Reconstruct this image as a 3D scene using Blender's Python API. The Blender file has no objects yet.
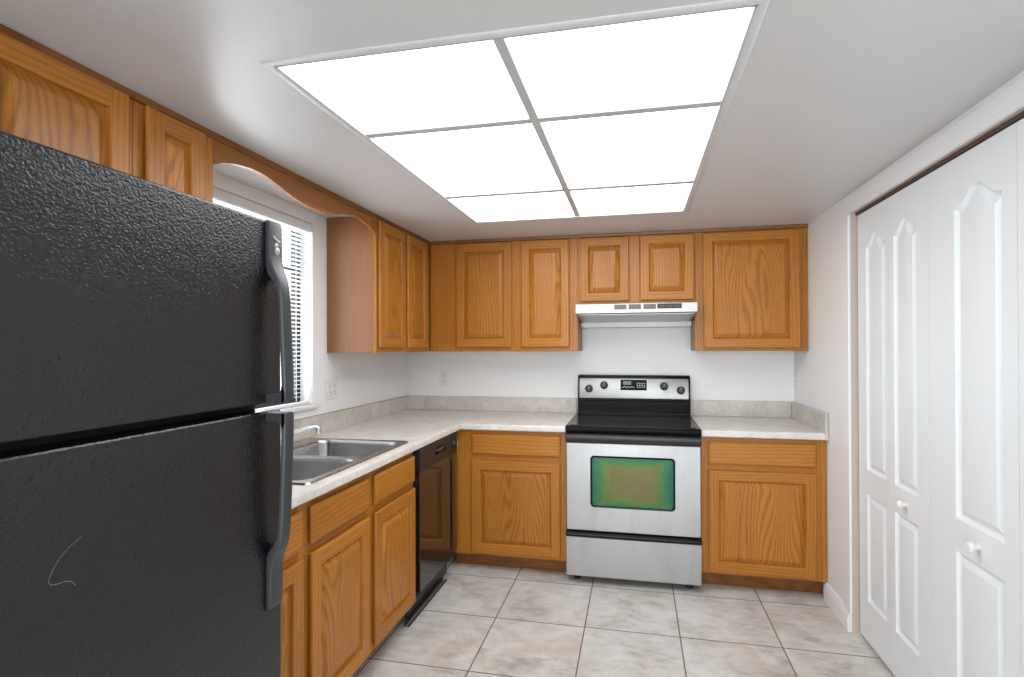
import bpy, bmesh, math, random
from mathutils import Vector, Matrix, Euler

random.seed(7)
scene = bpy.context.scene
COL = scene.collection
R = math.radians

# ------------------------------------------------------------------ camera
F_PX, SX, SY = 529.112, 12.9348, 5.8441
YAW, PITCH, ROLL = 0.2071, 0.0042, -0.0038
CAM = Vector((1.7144, -3.7822, 1.3894))
c_, s_ = math.cos(YAW), math.sin(YAW)
fw = Vector((-s_ * math.cos(PITCH), c_ * math.cos(PITCH), math.sin(PITCH)))
rt = Vector((c_, s_, 0.0))
up = rt.cross(fw)
rt, up = (rt * math.cos(ROLL) + up * math.sin(ROLL)), (up * math.cos(ROLL) - rt * math.sin(ROLL))
cam_data = bpy.data.cameras.new('camera')
cam = bpy.data.objects.new('camera', cam_data)
COL.objects.link(cam)
M3 = Matrix((rt, up, -fw)).transposed()
cam.matrix_world = Matrix.Translation(CAM) @ M3.to_4x4()
cam_data.sensor_fit = 'HORIZONTAL'
cam_data.sensor_width = 36.0
cam_data.lens = F_PX / 1024 * 36.0
cam_data.shift_x = -SX / 1024
cam_data.shift_y = SY / 1024
cam_data.clip_start = 0.02
scene.camera = cam

# ------------------------------------------------------------------ light
scene.view_settings.view_transform = 'Standard'
scene.view_settings.look = 'None'
scene.view_settings.gamma = 1.0
scene.view_settings.use_curve_mapping = False
scene.view_settings.exposure = 0.10

world = bpy.data.worlds.new('daylight')
scene.world = world
world.use_nodes = True
bg = world.node_tree.nodes['Background']
bg.inputs['Color'].default_value = (0.90, 0.95, 1.0, 1)
bg.inputs['Strength'].default_value = 2.4

PANEL_EMIT = 4.1          # luminous ceiling panels
REAR_FILL = 62.0           # added fill lamp, unseen behind the camera (W)
WINDOW_DAY = 16.0          # daylight through the sink window (W)


def area(name, loc, rot, sx, sy, power, color):
    d = bpy.data.lights.new(name, 'AREA')
    d.shape = 'RECTANGLE'
    d.size, d.size_y, d.energy, d.color = sx, sy, power, color
    o = bpy.data.objects.new(name, d)
    o.location, o.rotation_euler = loc, rot
    COL.objects.link(o)
    return o


YR = -6.2                                  # rear wall of the adjoining room
area('rear_fill', (1.45, YR - 0.06, 1.12), (R(90), 0, 0), 2.3, 2.0, REAR_FILL, (0.88, 0.95, 1.0))
area('window_daylight', (-0.35, -1.66, 1.60), (0, R(-90), 0), 1.0, 0.95, WINDOW_DAY, (0.93, 0.97, 1.0))

# ------------------------------------------------------------------ room sizes
ZC = 2.123        # ceiling
XR = 2.733        # right wall
CT = 0.914        # countertop top
TH = 0.12         # wall thickness


# ------------------------------------------------------------------ materials
def mat(name, color=(0.8, 0.8, 0.8), rough=0.5, metal=0.0, **kw):
    m = bpy.data.materials.new(name)
    m.use_nodes = True
    b = m.node_tree.nodes['Principled BSDF']
    b.inputs['Base Color'].default_value = (*color, 1)
    b.inputs['Roughness'].default_value = rough
    b.inputs['Metallic'].default_value = metal
    for k, v in kw.items():
        b.inputs[k.replace('_', ' ')].default_value = v
    m['b'] = 1
    return m


class NT:
    def __init__(self, m):
        self.t = m.node_tree
        self.b = self.t.nodes['Principled BSDF']

    def n(self, typ, **props):
        nd = self.t.nodes.new(typ)
        ins = props.pop('ins', {})
        for k, v in props.items():
            setattr(nd, k, v)
        for k, v in ins.items():
            self.set(nd.inputs[k], v)
        return nd

    def set(self, sock, v):
        if hasattr(v, 'is_output') or isinstance(v, bpy.types.NodeSocket):
            self.t.links.new(v, sock)
        else:
            sock.default_value = v

    def math(self, op, a, b=0.0, c=None):
        nd = self.n('ShaderNodeMath', operation=op)
        self.set(nd.inputs[0], a)
        self.set(nd.inputs[1], b)
        if c is not None:
            self.set(nd.inputs[2], c)
        return nd.outputs[0]

    def ramp(self, fac, stops, interp='LINEAR'):
        nd = self.n('ShaderNodeValToRGB')
        nd.color_ramp.interpolation = interp
        e = nd.color_ramp.elements
        while len(e) < len(stops):
            e.new(0.5)
        for el, (p, c) in zip(e, stops):
            el.position = p
            el.color = (*c, 1)
        self.set(nd.inputs['Fac'], fac)
        return nd.outputs['Color']

    def mix(self, fac, a, b, mode='MIX'):
        nd = self.n('ShaderNodeMix', data_type='RGBA', blend_type=mode)
        self.set(nd.inputs[0], fac)
        for s, v in ((nd.inputs[6], a), (nd.inputs[7], b)):
            self.set(s, (*v, 1) if isinstance(v, tuple) and len(v) == 3 else v)
        return nd.outputs[2]

    def noise(self, vec, scale, detail=2.0, rough=0.5, dist=0.0):
        nd = self.n('ShaderNodeTexNoise', ins={'Scale': scale, 'Detail': detail, 'Roughness': rough, 'Distortion': dist})
        if vec is not None:
            self.set(nd.inputs['Vector'], vec)
        return nd.outputs['Fac']

    def bump(self, height, strength, dist=0.001):
        nd = self.n('ShaderNodeBump', ins={'Strength': strength, 'Distance': dist})
        self.set(nd.inputs['Height'], height)
        self.t.links.new(nd.outputs['Normal'], self.b.inputs['Normal'])
        return nd

    def color(self, c):
        self.set(self.b.inputs['Base Color'], c)

    def obj(self):
        return self.n('ShaderNodeTexCoord').outputs['Object']

    def xyz(self, v):
        nd = self.n('ShaderNodeSeparateXYZ')
        self.set(nd.inputs[0], v)
        return nd.outputs

    def comb(self, x, y, z):
        nd = self.n('ShaderNodeCombineXYZ')
        for s, v in zip(nd.inputs, (x, y, z)):
            self.set(s, v)
        return nd.outputs[0]


def oak(name, direction='V', light=(0.51, 0.208, 0.030), mid=(0.395, 0.143, 0.0165), dark=(0.15, 0.040, 0.003), rough=0.34, figure=1.25, freq=330.0, ringw=0.42):
    m = mat(name, mid, rough)
    t = NT(m)
    x, y, z = t.xyz(t.obj())
    rnd = t.n('ShaderNodeObjectInfo').outputs['Random']
    xy = t.math('ADD', x, t.math('MULTIPLY', y, 0.83))
    u, v = (xy, z) if direction == 'V' else (z, xy)
    off = t.math('MULTIPLY', rnd, 13.7)
    u = t.math('ADD', u, off)
    v = t.math('ADD', v, t.math('MULTIPLY', rnd, 5.1))
    # flowing growth rings: long, wavy bands
    low = t.noise(t.comb(t.math('MULTIPLY', u, 5.5), t.math('MULTIPLY', v, 0.9), off), 1.0, 1.0, 0.4)
    fine = t.noise(t.comb(t.math('MULTIPLY', u, 30.0), t.math('MULTIPLY', v, 14.0), off), 1.0, 2.0, 0.6)
    ph = t.math('ADD', t.math('MULTIPLY', u, freq), t.math('ADD', t.math('MULTIPLY', low, 95.0 * figure), t.math('MULTIPLY', fine, 3.4)))
    ring = t.math('MULTIPLY_ADD', t.math('SINE', ph, 0.0), 0.5, 0.5)
    ring = t.math('POWER', ring, 2.2)
    pores = t.noise(t.comb(t.math('MULTIPLY', u, 420.0), t.math('MULTIPLY', v, 9.0), off), 1.0, 3.0, 0.65)
    pore = t.n('ShaderNodeMapRange', ins={'From Min': 0.50, 'From Max': 0.72})
    t.set(pore.inputs['Value'], pores)
    broad = t.noise(t.comb(t.math('MULTIPLY', u, 9.0), t.math('MULTIPLY', v, 0.9), off), 1.0, 2.0, 0.5)
    col = t.mix(broad, light, mid)
    k = t.math('MULTIPLY', ring, t.math('MULTIPLY_ADD', pore.outputs[0], 0.45, ringw))
    col = t.mix(k, col, dark)
    col = t.mix(t.math('MULTIPLY', pore.outputs[0], 0.30), col, dark)
    tone = t.math('MULTIPLY_ADD', rnd, 0.16, 0.92)
    hsv = t.n('ShaderNodeHueSaturation')
    t.set(hsv.inputs['Color'], col)
    t.set(hsv.inputs['Value'], tone)
    t.color(hsv.outputs[0])
    t.bump(t.math('ADD', t.math('MULTIPLY', pores, -0.6), t.math('MULTIPLY', ring, -0.2)), 0.15, 0.0006)
    m.node_tree.nodes['Principled BSDF'].inputs['Coat Weight'].default_value = 0.08
    m.node_tree.nodes['Principled BSDF'].inputs['Coat Roughness'].default_value = 0.22
    m.node_tree.nodes['Principled BSDF'].inputs['Specular IOR Level'].default_value = 0.34
    return m


M = {}
M['oakV'] = oak('honey oak upright grain', 'V')
M['oakH'] = oak('honey oak level grain', 'H', figure=0.30, ringw=0.26)
M['oakS'] = oak('honey oak straight grain', 'V', figure=0.22, ringw=0.26)
M['veneer'] = oak('oak veneer side', 'V', (0.33, 0.145, 0.056), (0.255, 0.105, 0.039), (0.15, 0.052, 0.017), 0.40, 0.35, 420.0, 0.16)
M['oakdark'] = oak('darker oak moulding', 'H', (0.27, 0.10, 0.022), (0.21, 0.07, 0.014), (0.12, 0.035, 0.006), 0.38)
M['oakval'] = oak('figured oak valance', 'H', (0.37, 0.145, 0.032), (0.29, 0.10, 0.019), (0.10, 0.028, 0.004), 0.38, 2.8, 230.0, 0.62)
OAK = [M['oakS'], M['oakH']]

# painted walls
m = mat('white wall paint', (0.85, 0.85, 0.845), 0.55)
t = NT(m)
o_ = t.obj()
t.bump(t.noise(o_, 90, 3, 0.6), 0.10, 0.002)
M['wall'] = m
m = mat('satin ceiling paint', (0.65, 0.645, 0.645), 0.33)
t = NT(m)
o_ = t.obj()
t.bump(t.math('ADD', t.noise(o_, 70, 3, 0.6), t.math('MULTIPLY', t.noise(o_, 4.0, 2, 0.5), 3.0)), 0.16, 0.003)
M['ceiling'] = m
M['trimwhite'] = mat('white trim paint', (0.85, 0.855, 0.86), 0.36)
M['doorwhite'] = mat('white moulded door paint', (0.80, 0.83, 0.85), 0.34)
M['plastic'] = mat('white switch plastic', (0.79, 0.785, 0.745), 0.35)
M['slot'] = mat('dark slot', (0.09, 0.085, 0.08), 0.6)
M['jamb'] = mat('unpainted pinkish jamb', (0.62, 0.50, 0.43), 0.5)
M['track'] = mat('brown metal door track', (0.10, 0.065, 0.05), 0.5)
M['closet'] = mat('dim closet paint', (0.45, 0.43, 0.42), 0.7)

# floor tiles
TX, TY, TS = 1.0042, -0.6996, 0.4548
m = mat('beige ceramic floor tile', (0.6, 0.57, 0.54), 0.38)
t = NT(m)
x, y, z = t.xyz(t.obj())
vx = t.math('DIVIDE', t.math('SUBTRACT', x, TX), TS)
vy = t.math('DIVIDE', t.math('SUBTRACT', y, TY), TS)
fx = t.math('ABSOLUTE', t.math('SUBTRACT', t.math('FRACT', t.math('ADD', vx, 0.5)), 0.5))
fy = t.math('ABSOLUTE', t.math('SUBTRACT', t.math('FRACT', t.math('ADD', vy, 0.5)), 0.5))
edge = t.math('MINIMUM', fx, fy)
grout = t.math('LESS_THAN', edge, 0.0068)
cell = t.n('ShaderNodeTexWhiteNoise', noise_dimensions='2D')
t.set(cell.inputs['Vector'], t.comb(t.math('FLOOR', vx), t.math('FLOOR', vy), 0.0))
cv = cell.outputs['Value']
offv = t.math('MULTIPLY', cv, 31.0)
pv = t.comb(t.math('ADD', x, offv), t.math('MULTIPLY', y, 1.0), offv)
cloud = t.noise(pv, 5.0, 5, 0.62, 0.6)
sv = t.comb(t.math('MULTIPLY_ADD', x, 0.45, offv), t.math('MULTIPLY', y, 1.3), 3.0)
streak = t.noise(sv, 22.0, 4, 0.62, 0.5)
rust = t.noise(t.comb(t.math('SUBTRACT', x, offv), y, 7.7), 3.6, 3, 0.5, 0.8)
base = t.ramp(t.math('ADD', t.math('MULTIPLY', cloud, 0.62), t.math('MULTIPLY', streak, 0.38)),
              [(0.36, (0.40, 0.37, 0.335)), (0.46, (0.57, 0.545, 0.51)), (0.60, (0.69, 0.675, 0.65))])
rm = t.n('ShaderNodeMapRange', ins={'From Min': 0.56, 'From Max': 0.80, 'To Max': 0.62})
t.set(rm.inputs['Value'], rust)
base = t.mix(rm.outputs[0], base, (0.53, 0.37, 0.25))
gn = t.noise(t.obj(), 60, 2)
gcol = t.mix(gn, (0.10, 0.085, 0.075), (0.20, 0.175, 0.155))
t.color(t.mix(grout, base, gcol))
t.set(t.b.inputs['Roughness'], t.math('MULTIPLY_ADD', grout, 0.35, 0.40))
t.bump(t.math('SUBTRACT', t.math('MULTIPLY', streak, 0.25), grout), 0.5, 0.0015)
M['floor'] = m

# laminate counter
def laminate(name, a, b, c, rough=0.33):
    m = mat(name, b, rough)
    t = NT(m)
    o = t.obj()
    n1 = t.noise(o, 9, 4, 0.6, 0.4)
    n2 = t.noise(o, 70, 4, 0.7)
    col = t.ramp(t.math('ADD', t.math('MULTIPLY', n1, 0.55), t.math('MULTIPLY', n2, 0.45)), [(0.36, a), (0.5, b), (0.62, c)])
    t.color(col)
    return m


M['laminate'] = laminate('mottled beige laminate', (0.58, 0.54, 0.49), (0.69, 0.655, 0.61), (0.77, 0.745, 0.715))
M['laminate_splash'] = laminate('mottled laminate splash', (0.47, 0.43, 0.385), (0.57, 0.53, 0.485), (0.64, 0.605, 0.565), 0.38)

# stainless
def steel(name, base=(0.62, 0.62, 0.62), rough=0.3, along='X', amt=0.12):
    m = mat(name, base, rough, 1.0)
    t = NT(m)
    x, y, z = t.xyz(t.obj())
    if along == 'X':
        v = t.comb(t.math('MULTIPLY', x, 3.0), t.math('MULTIPLY', y, 260.0), t.math('MULTIPLY', z, 420.0))
    else:
        v = t.comb(t.math('MULTIPLY', x, 260.0), t.math('MULTIPLY', y, 3.0), t.math('MULTIPLY', z, 260.0))
    br = t.noise(v, 1.0, 3, 0.6)
    sm = t.noise(t.obj(), 3.2, 4, 0.6, 0.6)
    t.set(t.b.inputs['Roughness'], t.math('MULTIPLY_ADD', sm, 0.16, rough - 0.06))
    smear = t.noise(t.comb(t.math('MULTIPLY', x, 7.0), t.math('MULTIPLY', y, 2.0), t.math('MULTIPLY', z, 1.6)), 1.0, 4, 0.65, 0.8)
    sr = t.n('ShaderNodeMapRange', ins={'From Min': 0.50, 'From Max': 0.78, 'To Max': 0.34})
    t.set(sr.inputs['Value'], smear)
    t.color(t.mix(sr.outputs[0], base, tuple(c * 0.62 for c in base)))
    t.bump(br, amt, 0.0005)
    return m


M['steel'] = steel('brushed stainless front', (0.43, 0.428, 0.422), 0.38)
M['steelpanel'] = steel('brushed stainless panel', (0.50, 0.50, 0.495), 0.5)
M['sink'] = steel('stainless sink', (0.45, 0.46, 0.47), 0.25, 'Y')
M['hood'] = steel('stainless hood', (0.43, 0.43, 0.43), 0.36)
M['chrome'] = mat('chrome', (0.78, 0.78, 0.78), 0.10, 1.0)
M['filter'] = mat('grey mesh filter', (0.50, 0.50, 0.505), 0.38, 0.9)
M['lens'] = mat('white hood lip', (0.86, 0.86, 0.84), 0.35)
M['vent'] = mat('grey vent slots', (0.22, 0.215, 0.215), 0.6, 0.0)
M['blackgloss'] = mat('black enamel', (0.008, 0.008, 0.009), 0.14, Specular_IOR_Level=0.12)
M['glasscook'] = mat('black ceramic glass', (0.010, 0.010, 0.011), 0.10, Specular_IOR_Level=0.14)
M['burner'] = mat('burner ring print', (0.055, 0.055, 0.058), 0.14)
M['blackplastic'] = mat('black plastic', (0.014, 0.014, 0.016), 0.36)
M['blackmatte'] = mat('black shadow gap', (0.006, 0.006, 0.006), 0.8)
M['dialgrey'] = mat('grey print', (0.40, 0.41, 0.42), 0.5)
M['lcd'] = mat('grey green display', (0.17, 0.21, 0.20), 0.25)
M['kick'] = mat('dusty black kick strip', (0.05, 0.05, 0.052), 0.35, 0.3)
M['cast'] = mat('body enamel', (0.02, 0.02, 0.02), 0.35)

# dishwasher door: glossy black
M['dw'] = mat('glossy black dishwasher door', (0.008, 0.008, 0.009), 0.07, Coat_Weight=0.6, Coat_Roughness=0.03)

# pebbled fridge
m = mat('pebbled black fridge finish', (0.005, 0.006, 0.008), 0.20)
t = NT(m)
x, y, z = t.xyz(t.obj())
o_ = t.comb(x, y, z)
peb = t.noise(t.comb(x, y, t.math('MULTIPLY', z, 1.05)), 215, 1, 0.5)
soft = t.noise(o_, 22, 2, 0.5)
t.bump(t.math('ADD', peb, t.math('MULTIPLY', soft, 0.35)), 0.42, 0.0030)
t.set(t.b.inputs['Roughness'], t.math('MULTIPLY_ADD', peb, 0.06, 0.20))
t.b.inputs['Specular IOR Level'].default_value = 0.6
M['fridge'] = m
M['handle'] = mat('smooth black handle', (0.034, 0.037, 0.041), 0.38)
M['scratch'] = mat('pale scratch', (0.15, 0.155, 0.17), 0.5)
M['emblem'] = mat('silver emblem', (0.42, 0.44, 0.46), 0.3, 0.5)

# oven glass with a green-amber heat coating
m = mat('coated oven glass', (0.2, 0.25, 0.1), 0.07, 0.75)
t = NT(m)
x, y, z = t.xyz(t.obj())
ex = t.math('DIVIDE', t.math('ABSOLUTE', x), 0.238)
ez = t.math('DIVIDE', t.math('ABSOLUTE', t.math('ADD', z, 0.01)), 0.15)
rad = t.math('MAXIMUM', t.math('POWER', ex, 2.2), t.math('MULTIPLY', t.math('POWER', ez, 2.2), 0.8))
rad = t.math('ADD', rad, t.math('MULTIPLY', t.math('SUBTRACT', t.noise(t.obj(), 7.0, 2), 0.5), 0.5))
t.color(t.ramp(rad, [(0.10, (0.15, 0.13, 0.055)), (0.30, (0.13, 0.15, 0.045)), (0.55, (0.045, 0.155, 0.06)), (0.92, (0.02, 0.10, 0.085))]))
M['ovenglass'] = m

# luminous diffuser
m = mat('acrylic diffuser', (0.9, 0.9, 0.9), 0.4)
b = m.node_tree.nodes['Principled BSDF']
b.inputs['Emission Color'].default_value = (0.97, 0.985, 1.0, 1)
b.inputs['Emission Strength'].default_value = PANEL_EMIT
M['diffuser'] = m
M['tbar'] = mat('grid bar greyed as backlit', (0.52, 0.52, 0.52), 0.45)  # white metal; its backlit grey is put into the base colour

# window
M['bronze'] = mat('dark bronze aluminium', (0.018, 0.017, 0.017), 0.45, 0.4)
M['blind'] = mat('white vinyl slat', (0.82, 0.83, 0.84), 0.42)
M['sill'] = mat('white marble sill', (0.78, 0.78, 0.79), 0.22)
m = bpy.data.materials.new('window glass')
m.use_nodes = True
nt = m.node_tree
nt.nodes.clear()
out = nt.nodes.new('ShaderNodeOutputMaterial')
mx = nt.nodes.new('ShaderNodeMixShader')
tr = nt.nodes.new('ShaderNodeBsdfTransparent')
gl = nt.nodes.new('ShaderNodeBsdfGlossy')
gl.inputs['Roughness'].default_value = 0.02
mx.inputs[0].default_value = 0.06
nt.links.new(tr.outputs[0], mx.inputs[1])
nt.links.new(gl.outputs[0], mx.inputs[2])
nt.links.new(mx.outputs[0], out.inputs[0])
M['glass'] = m


# ------------------------------------------------------------------ builders
class MB:
    def __init__(self):
        self.bm = bmesh.new()

    def box(self, x0, x1, y0, y1, z0, z1, mi=0):
        x0, x1 = min(x0, x1), max(x0, x1)
        y0, y1 = min(y0, y1), max(y0, y1)
        z0, z1 = min(z0, z1), max(z0, z1)
        v = [self.bm.verts.new(p) for p in ((x0, y0, z0), (x1, y0, z0), (x1, y1, z0), (x0, y1, z0),
                                            (x0, y0, z1), (x1, y0, z1), (x1, y1, z1), (x0, y1, z1))]
        for f in ((0, 3, 2, 1), (4, 5, 6, 7), (0, 1, 5, 4), (1, 2, 6, 5), (2, 3, 7, 6), (3, 0, 4, 7)):
            self.bm.faces.new([v[i] for i in f]).material_index = mi
        return self

    def prism(self, pts, axis, a, b, mi=0):
        """closed outline of 2-D points extruded along axis from a to b"""
        def P(p, w):
            if axis == 'x':
                return (w, p[0], p[1])
            if axis == 'y':
                return (p[0], w, p[1])
            return (p[0], p[1], w)
        A = [self.bm.verts.new(P(p, a)) for p in pts]
        B = [self.bm.verts.new(P(p, b)) for p in pts]
        n = len(pts)
        fs = [self.bm.faces.new(A), self.bm.faces.new(B[::-1])]
        for i in range(n):
            fs.append(self.bm.faces.new((A[i], B[i], B[(i + 1) % n], A[(i + 1) % n])))
        for f in fs:
            f.material_index = mi
        return self

    def loops(self, rings, mi=0, cap0=True, cap1=True, mis=None):
        """skin a list of equal-length closed point rings"""
        V = [[self.bm.verts.new(p) for p in r] for r in rings]
        n = len(rings[0])
        for k in range(len(V) - 1):
            for i in range(n):
                j = (i + 1) % n
                f = self.bm.faces.new((V[k][i], V[k][j], V[k + 1][j], V[k + 1][i]))
                f.material_index = mis(i) if mis else mi
        if cap0:
            self.bm.faces.new(V[0][::-1]).material_index = mi
        if cap1:
            self.bm.faces.new(V[-1]).material_index = mi
        return V

    def tube(self, pts, r, seg=10, mi=0):
        pts = [Vector(p) for p in pts]
        rr = r if isinstance(r, (list, tuple)) else [r] * len(pts)
        rings = []
        ref = Vector((0, 0, 1))
        for i, p in enumerate(pts):
            d = (pts[min(i + 1, len(pts) - 1)] - pts[max(i - 1, 0)]).normalized()
            if abs(d.dot(ref)) > 0.95:
                ref = Vector((1, 0, 0))
            u = d.cross(ref).normalized()
            w = d.cross(u).normalized()
            ref = ref if abs(d.dot(ref)) < 0.95 else u
            rings.append([tuple(p + (u * math.cos(a) + w * math.sin(a)) * rr[i]) for a in [2 * math.pi * k / seg for k in range(seg)]])
        self.loops(rings, mi)
        return self

    def lathe(self, prof, origin, axis='z', seg=24, mi=0):
        """prof: (radius, height) pairs, turned about axis through origin"""
        ox, oy, oz = origin
        rings = []
        for r, h in prof:
            ring = []
            for k in range(seg):
                a = 2 * math.pi * k / seg
                c, s = math.cos(a) * r, math.sin(a) * r
                ring.append({'z': (ox + c, oy + s, oz + h), 'y': (ox + c, oy + h, oz + s), 'x': (ox + h, oy + c, oz + s)}[axis])
            rings.append(ring)
        self.loops(rings, mi)
        return self

    def build(self, name, mats, parent=None, bevel=0.0, segs=2, smooth=False, loc=None, rot=None, sharp=35):
        bmesh.ops.remove_doubles(self.bm, verts=self.bm.verts, dist=1e-6)
        bmesh.ops.recalc_face_normals(self.bm, faces=self.bm.faces)
        me = bpy.data.meshes.new(name)
        self.bm.to_mesh(me)
        self.bm.free()
        for mm in (mats if isinstance(mats, (list, tuple)) else [mats]):
            me.materials.append(mm)
        o = bpy.data.objects.new(name, me)
        COL.objects.link(o)
        if parent is not None:
            o.parent = parent
        if loc is not None:
            o.location = loc
        if rot is not None:
            o.rotation_euler = rot
        if smooth or bevel:
            for p in me.polygons:
                p.use_smooth = True
            me.set_sharp_from_angle(angle=R(sharp))
        if bevel:
            md = o.modifiers.new('edges', 'BEVEL')
            md.width = bevel
            md.segments = segs
            md.limit_method = 'ANGLE'
            md.angle_limit = R(40)
            md.harden_normals = True
        return o


def box(name, mats, x0, x1, y0, y1, z0, z1, parent=None, bevel=0.0, **kw):
    return MB().box(x0, x1, y0, y1, z0, z1).build(name, mats, parent, bevel, **kw)


def thing(name, label, cat, loc=(0, 0, 0), rotz=0.0, group=None, kind=None):
    o = bpy.data.objects.new(name, None)
    o.empty_display_size = 0.1
    COL.objects.link(o)
    o.location = loc
    o.rotation_euler = (0, 0, rotz)
    return tag(o, label, cat, group, kind)


def tag(o, label, cat, group=None, kind=None):
    o['label'] = label
    o['category'] = cat
    if group:
        o['group'] = group
    if kind:
        o['kind'] = kind
    return o


def struct(o, label, cat):
    return tag(o, label, cat, None, 'structure')


def copy_part(o, parent):
    c = o.copy()
    COL.objects.link(c)
    c.parent = parent
    for ch in o.children:
        copy_part(ch, c)
    return c


# ------------------------------------------------------------------ the shell
struct(box('floor', M['floor'], -0.12, 3.6, YR - 0.12, 0.12, -0.05, 0.0), 'beige and grey square ceramic tile floor with dark grout', 'floor')
struct(box('wall_back', M['wall'], -TH, XR + TH, 0.0, TH, 0.0, ZC + 0.06), 'white back wall behind the stove and counters', 'wall')

WY0, WY1, WZ0, WZ1 = -2.11, -1.212, 1.085, 2.062       # sink window opening
b = MB()
b.box(-TH, 0, YR, WY0, 0, ZC + 0.06).box(-TH, 0, WY1, 0.0, 0, ZC + 0.06)
b.box(-TH, 0, WY0, WY1, 0, WZ0 - 0.02).box(-TH, 0, WY0, WY1, WZ1, ZC + 0.06)
struct(b.build('wall_left', M['wall']), 'white wall holding the sink window and fridge side cabinets', 'wall')

DY0, DY1, DZ = -2.515, -0.948, 2.030                   # closet opening
b = MB()
b.box(XR, XR + TH, DY1 + 0.016, 0.0, 0, ZC + 0.06).box(XR, XR + TH, YR, DY0 - 0.016, 0, ZC + 0.06)
b.box(XR, XR + TH, DY0 - 0.016, DY1 + 0.016, DZ + 0.016, ZC + 0.06)
struct(b.build('wall_right', M['wall']), 'white wall holding the folding closet doors', 'wall')
b = MB()
b.box(3.45, 3.5, DY0 - 0.2, DY1 + 0.2, 0, ZC + 0.06).box(XR + TH, 3.45, DY1 + 0.15, DY1 + 0.2, 0, ZC + 0.06)
b.box(XR + TH, 3.45, DY0 - 0.2, DY0 - 0.15, 0, ZC + 0.06)
struct(b.build('wall_closet', M['closet']), 'inner walls of the closet behind the folding doors', 'wall')

# rear wall with an unseen opening added for the fill lamp
b = MB()
b.box(-TH, 0.25, YR - TH, YR, 0, ZC + 0.06).box(2.65, XR + TH, YR - TH, YR, 0, ZC + 0.06)
b.box(0.25, 2.65, YR - TH, YR, 2.08, ZC + 0.06)
struct(b.build('wall_rear', M['wall']), 'white rear wall around the added fill light opening', 'wall')

# ceiling with the opening of the luminous light
LX0, LX1, LY0, LY1 = 0.798, 1.972, -2.572, -0.800
b = MB()
b.box(-TH, LX0, YR - TH, 0.12, ZC, ZC + 0.06).box(LX1, 3.5, YR - TH, 0.12, ZC, ZC + 0.06)
b.box(LX0, LX1, YR - TH, LY0, ZC, ZC + 0.06).box(LX0, LX1, LY1, 0.12, ZC, ZC + 0.06)
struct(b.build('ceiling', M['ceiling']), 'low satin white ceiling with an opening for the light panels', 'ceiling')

# luminous ceiling light: trim, grid, six diffusers
t_ = thing('ceiling_light', 'large luminous ceiling light of six white diffuser panels', 'ceiling light', (0, 0, ZC))
b = MB()
w = 0.026
prof = [(0.0, 0.0), (0.0, -0.003), (-0.004, -0.005), (-0.018, -0.005), (-0.023, -0.003), (-w, 0.0)]
rings = []
for d, z in prof:
    e = -d
    rings.append([(LX0 - e, LY0 - e, z), (LX1 + e, LY0 - e, z), (LX1 + e, LY1 + e, z), (LX0 - e, LY1 + e, z)])
b.loops(rings, cap0=False, cap1=False)
b.loops([rings[-1], rings[0]], cap0=False, cap1=False)
b.build('trim_frame', M['ceiling'], t_, smooth=True)
b = MB()
for x0, x1, y0, y1 in ((LX0, LX0 + .004, LY0, LY1), (LX1 - .004, LX1, LY0, LY1), (LX0, LX1, LY0, LY0 + .004), (LX0, LX1, LY1 - .004, LY1)):
    b.box(x0, x1, y0, y1, -0.004, 0.055)
b.build('well_side', M['tbar'], t_)
GX0, GX1 = 1.381, 1.409
BY = (-2.088, -1.302)
box('grid_bar', M['tbar'], GX0, GX1, LY0 + .005, LY1 - .005, 0.001, 0.013, t_, 0.001)
for y in BY:
    for x0, x1 in ((LX0 + .005, GX0 - .0005), (GX1 + .0005, LX1 - .005)):
        box('grid_bar', M['tbar'], x0, x1, y - 0.017, y + 0.017, 0.002, 0.013, t_, 0.001)
for x0, x1 in ((LX0 + .006, GX0 + .008), (GX1 - .008, LX1 - .006)):
    for y0, y1 in ((LY0 + .006, BY[0] - .002), (BY[0] + .002, BY[1] - .002), (BY[1] + .002, LY1 - .006)):
        box('diffuser_panel', M['diffuser'], x0, x1, y0, y1, 0.0135, 0.0165, t_)
box('housing', M['tbar'], LX0, LX1, LY0, LY1, 0.056, 0.062, t_)

# ------------------------------------------------------------------ sink window
w1 = struct(thing('window_1', 'window over the sink with white mini blind', 'window', (0, 0, 0)), 'window over the sink behind the white mini blind', 'window')
b = MB()
fx0, fx1 = -0.112, -0.074
b.box(fx0, fx1, WY1 - 0.034, WY1 - 0.001, WZ0, WZ1 - .001).box(fx0, fx1, WY0 + 0.001, WY0 + 0.034, WZ0, WZ1 - .001)
b.box(fx0, fx1, WY0 + 0.034, WY1 - 0.034, WZ1 - 0.036, WZ1 - .001).box(fx0, fx1, WY0 + 0.034, WY1 - 0.034, WZ0, WZ0 + 0.03)
b.build('window_frame', M['bronze'], w1, 0.002)
b = MB()
b.box(-0.098, -0.078, WY0 + 0.034, WY1 - 0.034, 1.795, 1.815)
b.build('meeting_rail', M['bronze'], w1, 0.002)
box('glass_pane', M['glass'], -0.090, -0.086, WY0 + 0.034, WY1 - 0.034, WZ0 + 0.03, WZ1 - 0.036, w1)
box('sill', M['sill'], -0.11, 0.030, WY0 - 0.028, WY1 + 0.028, WZ0 - 0.0205, WZ0 - 0.0005, w1, 0.004)

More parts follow.
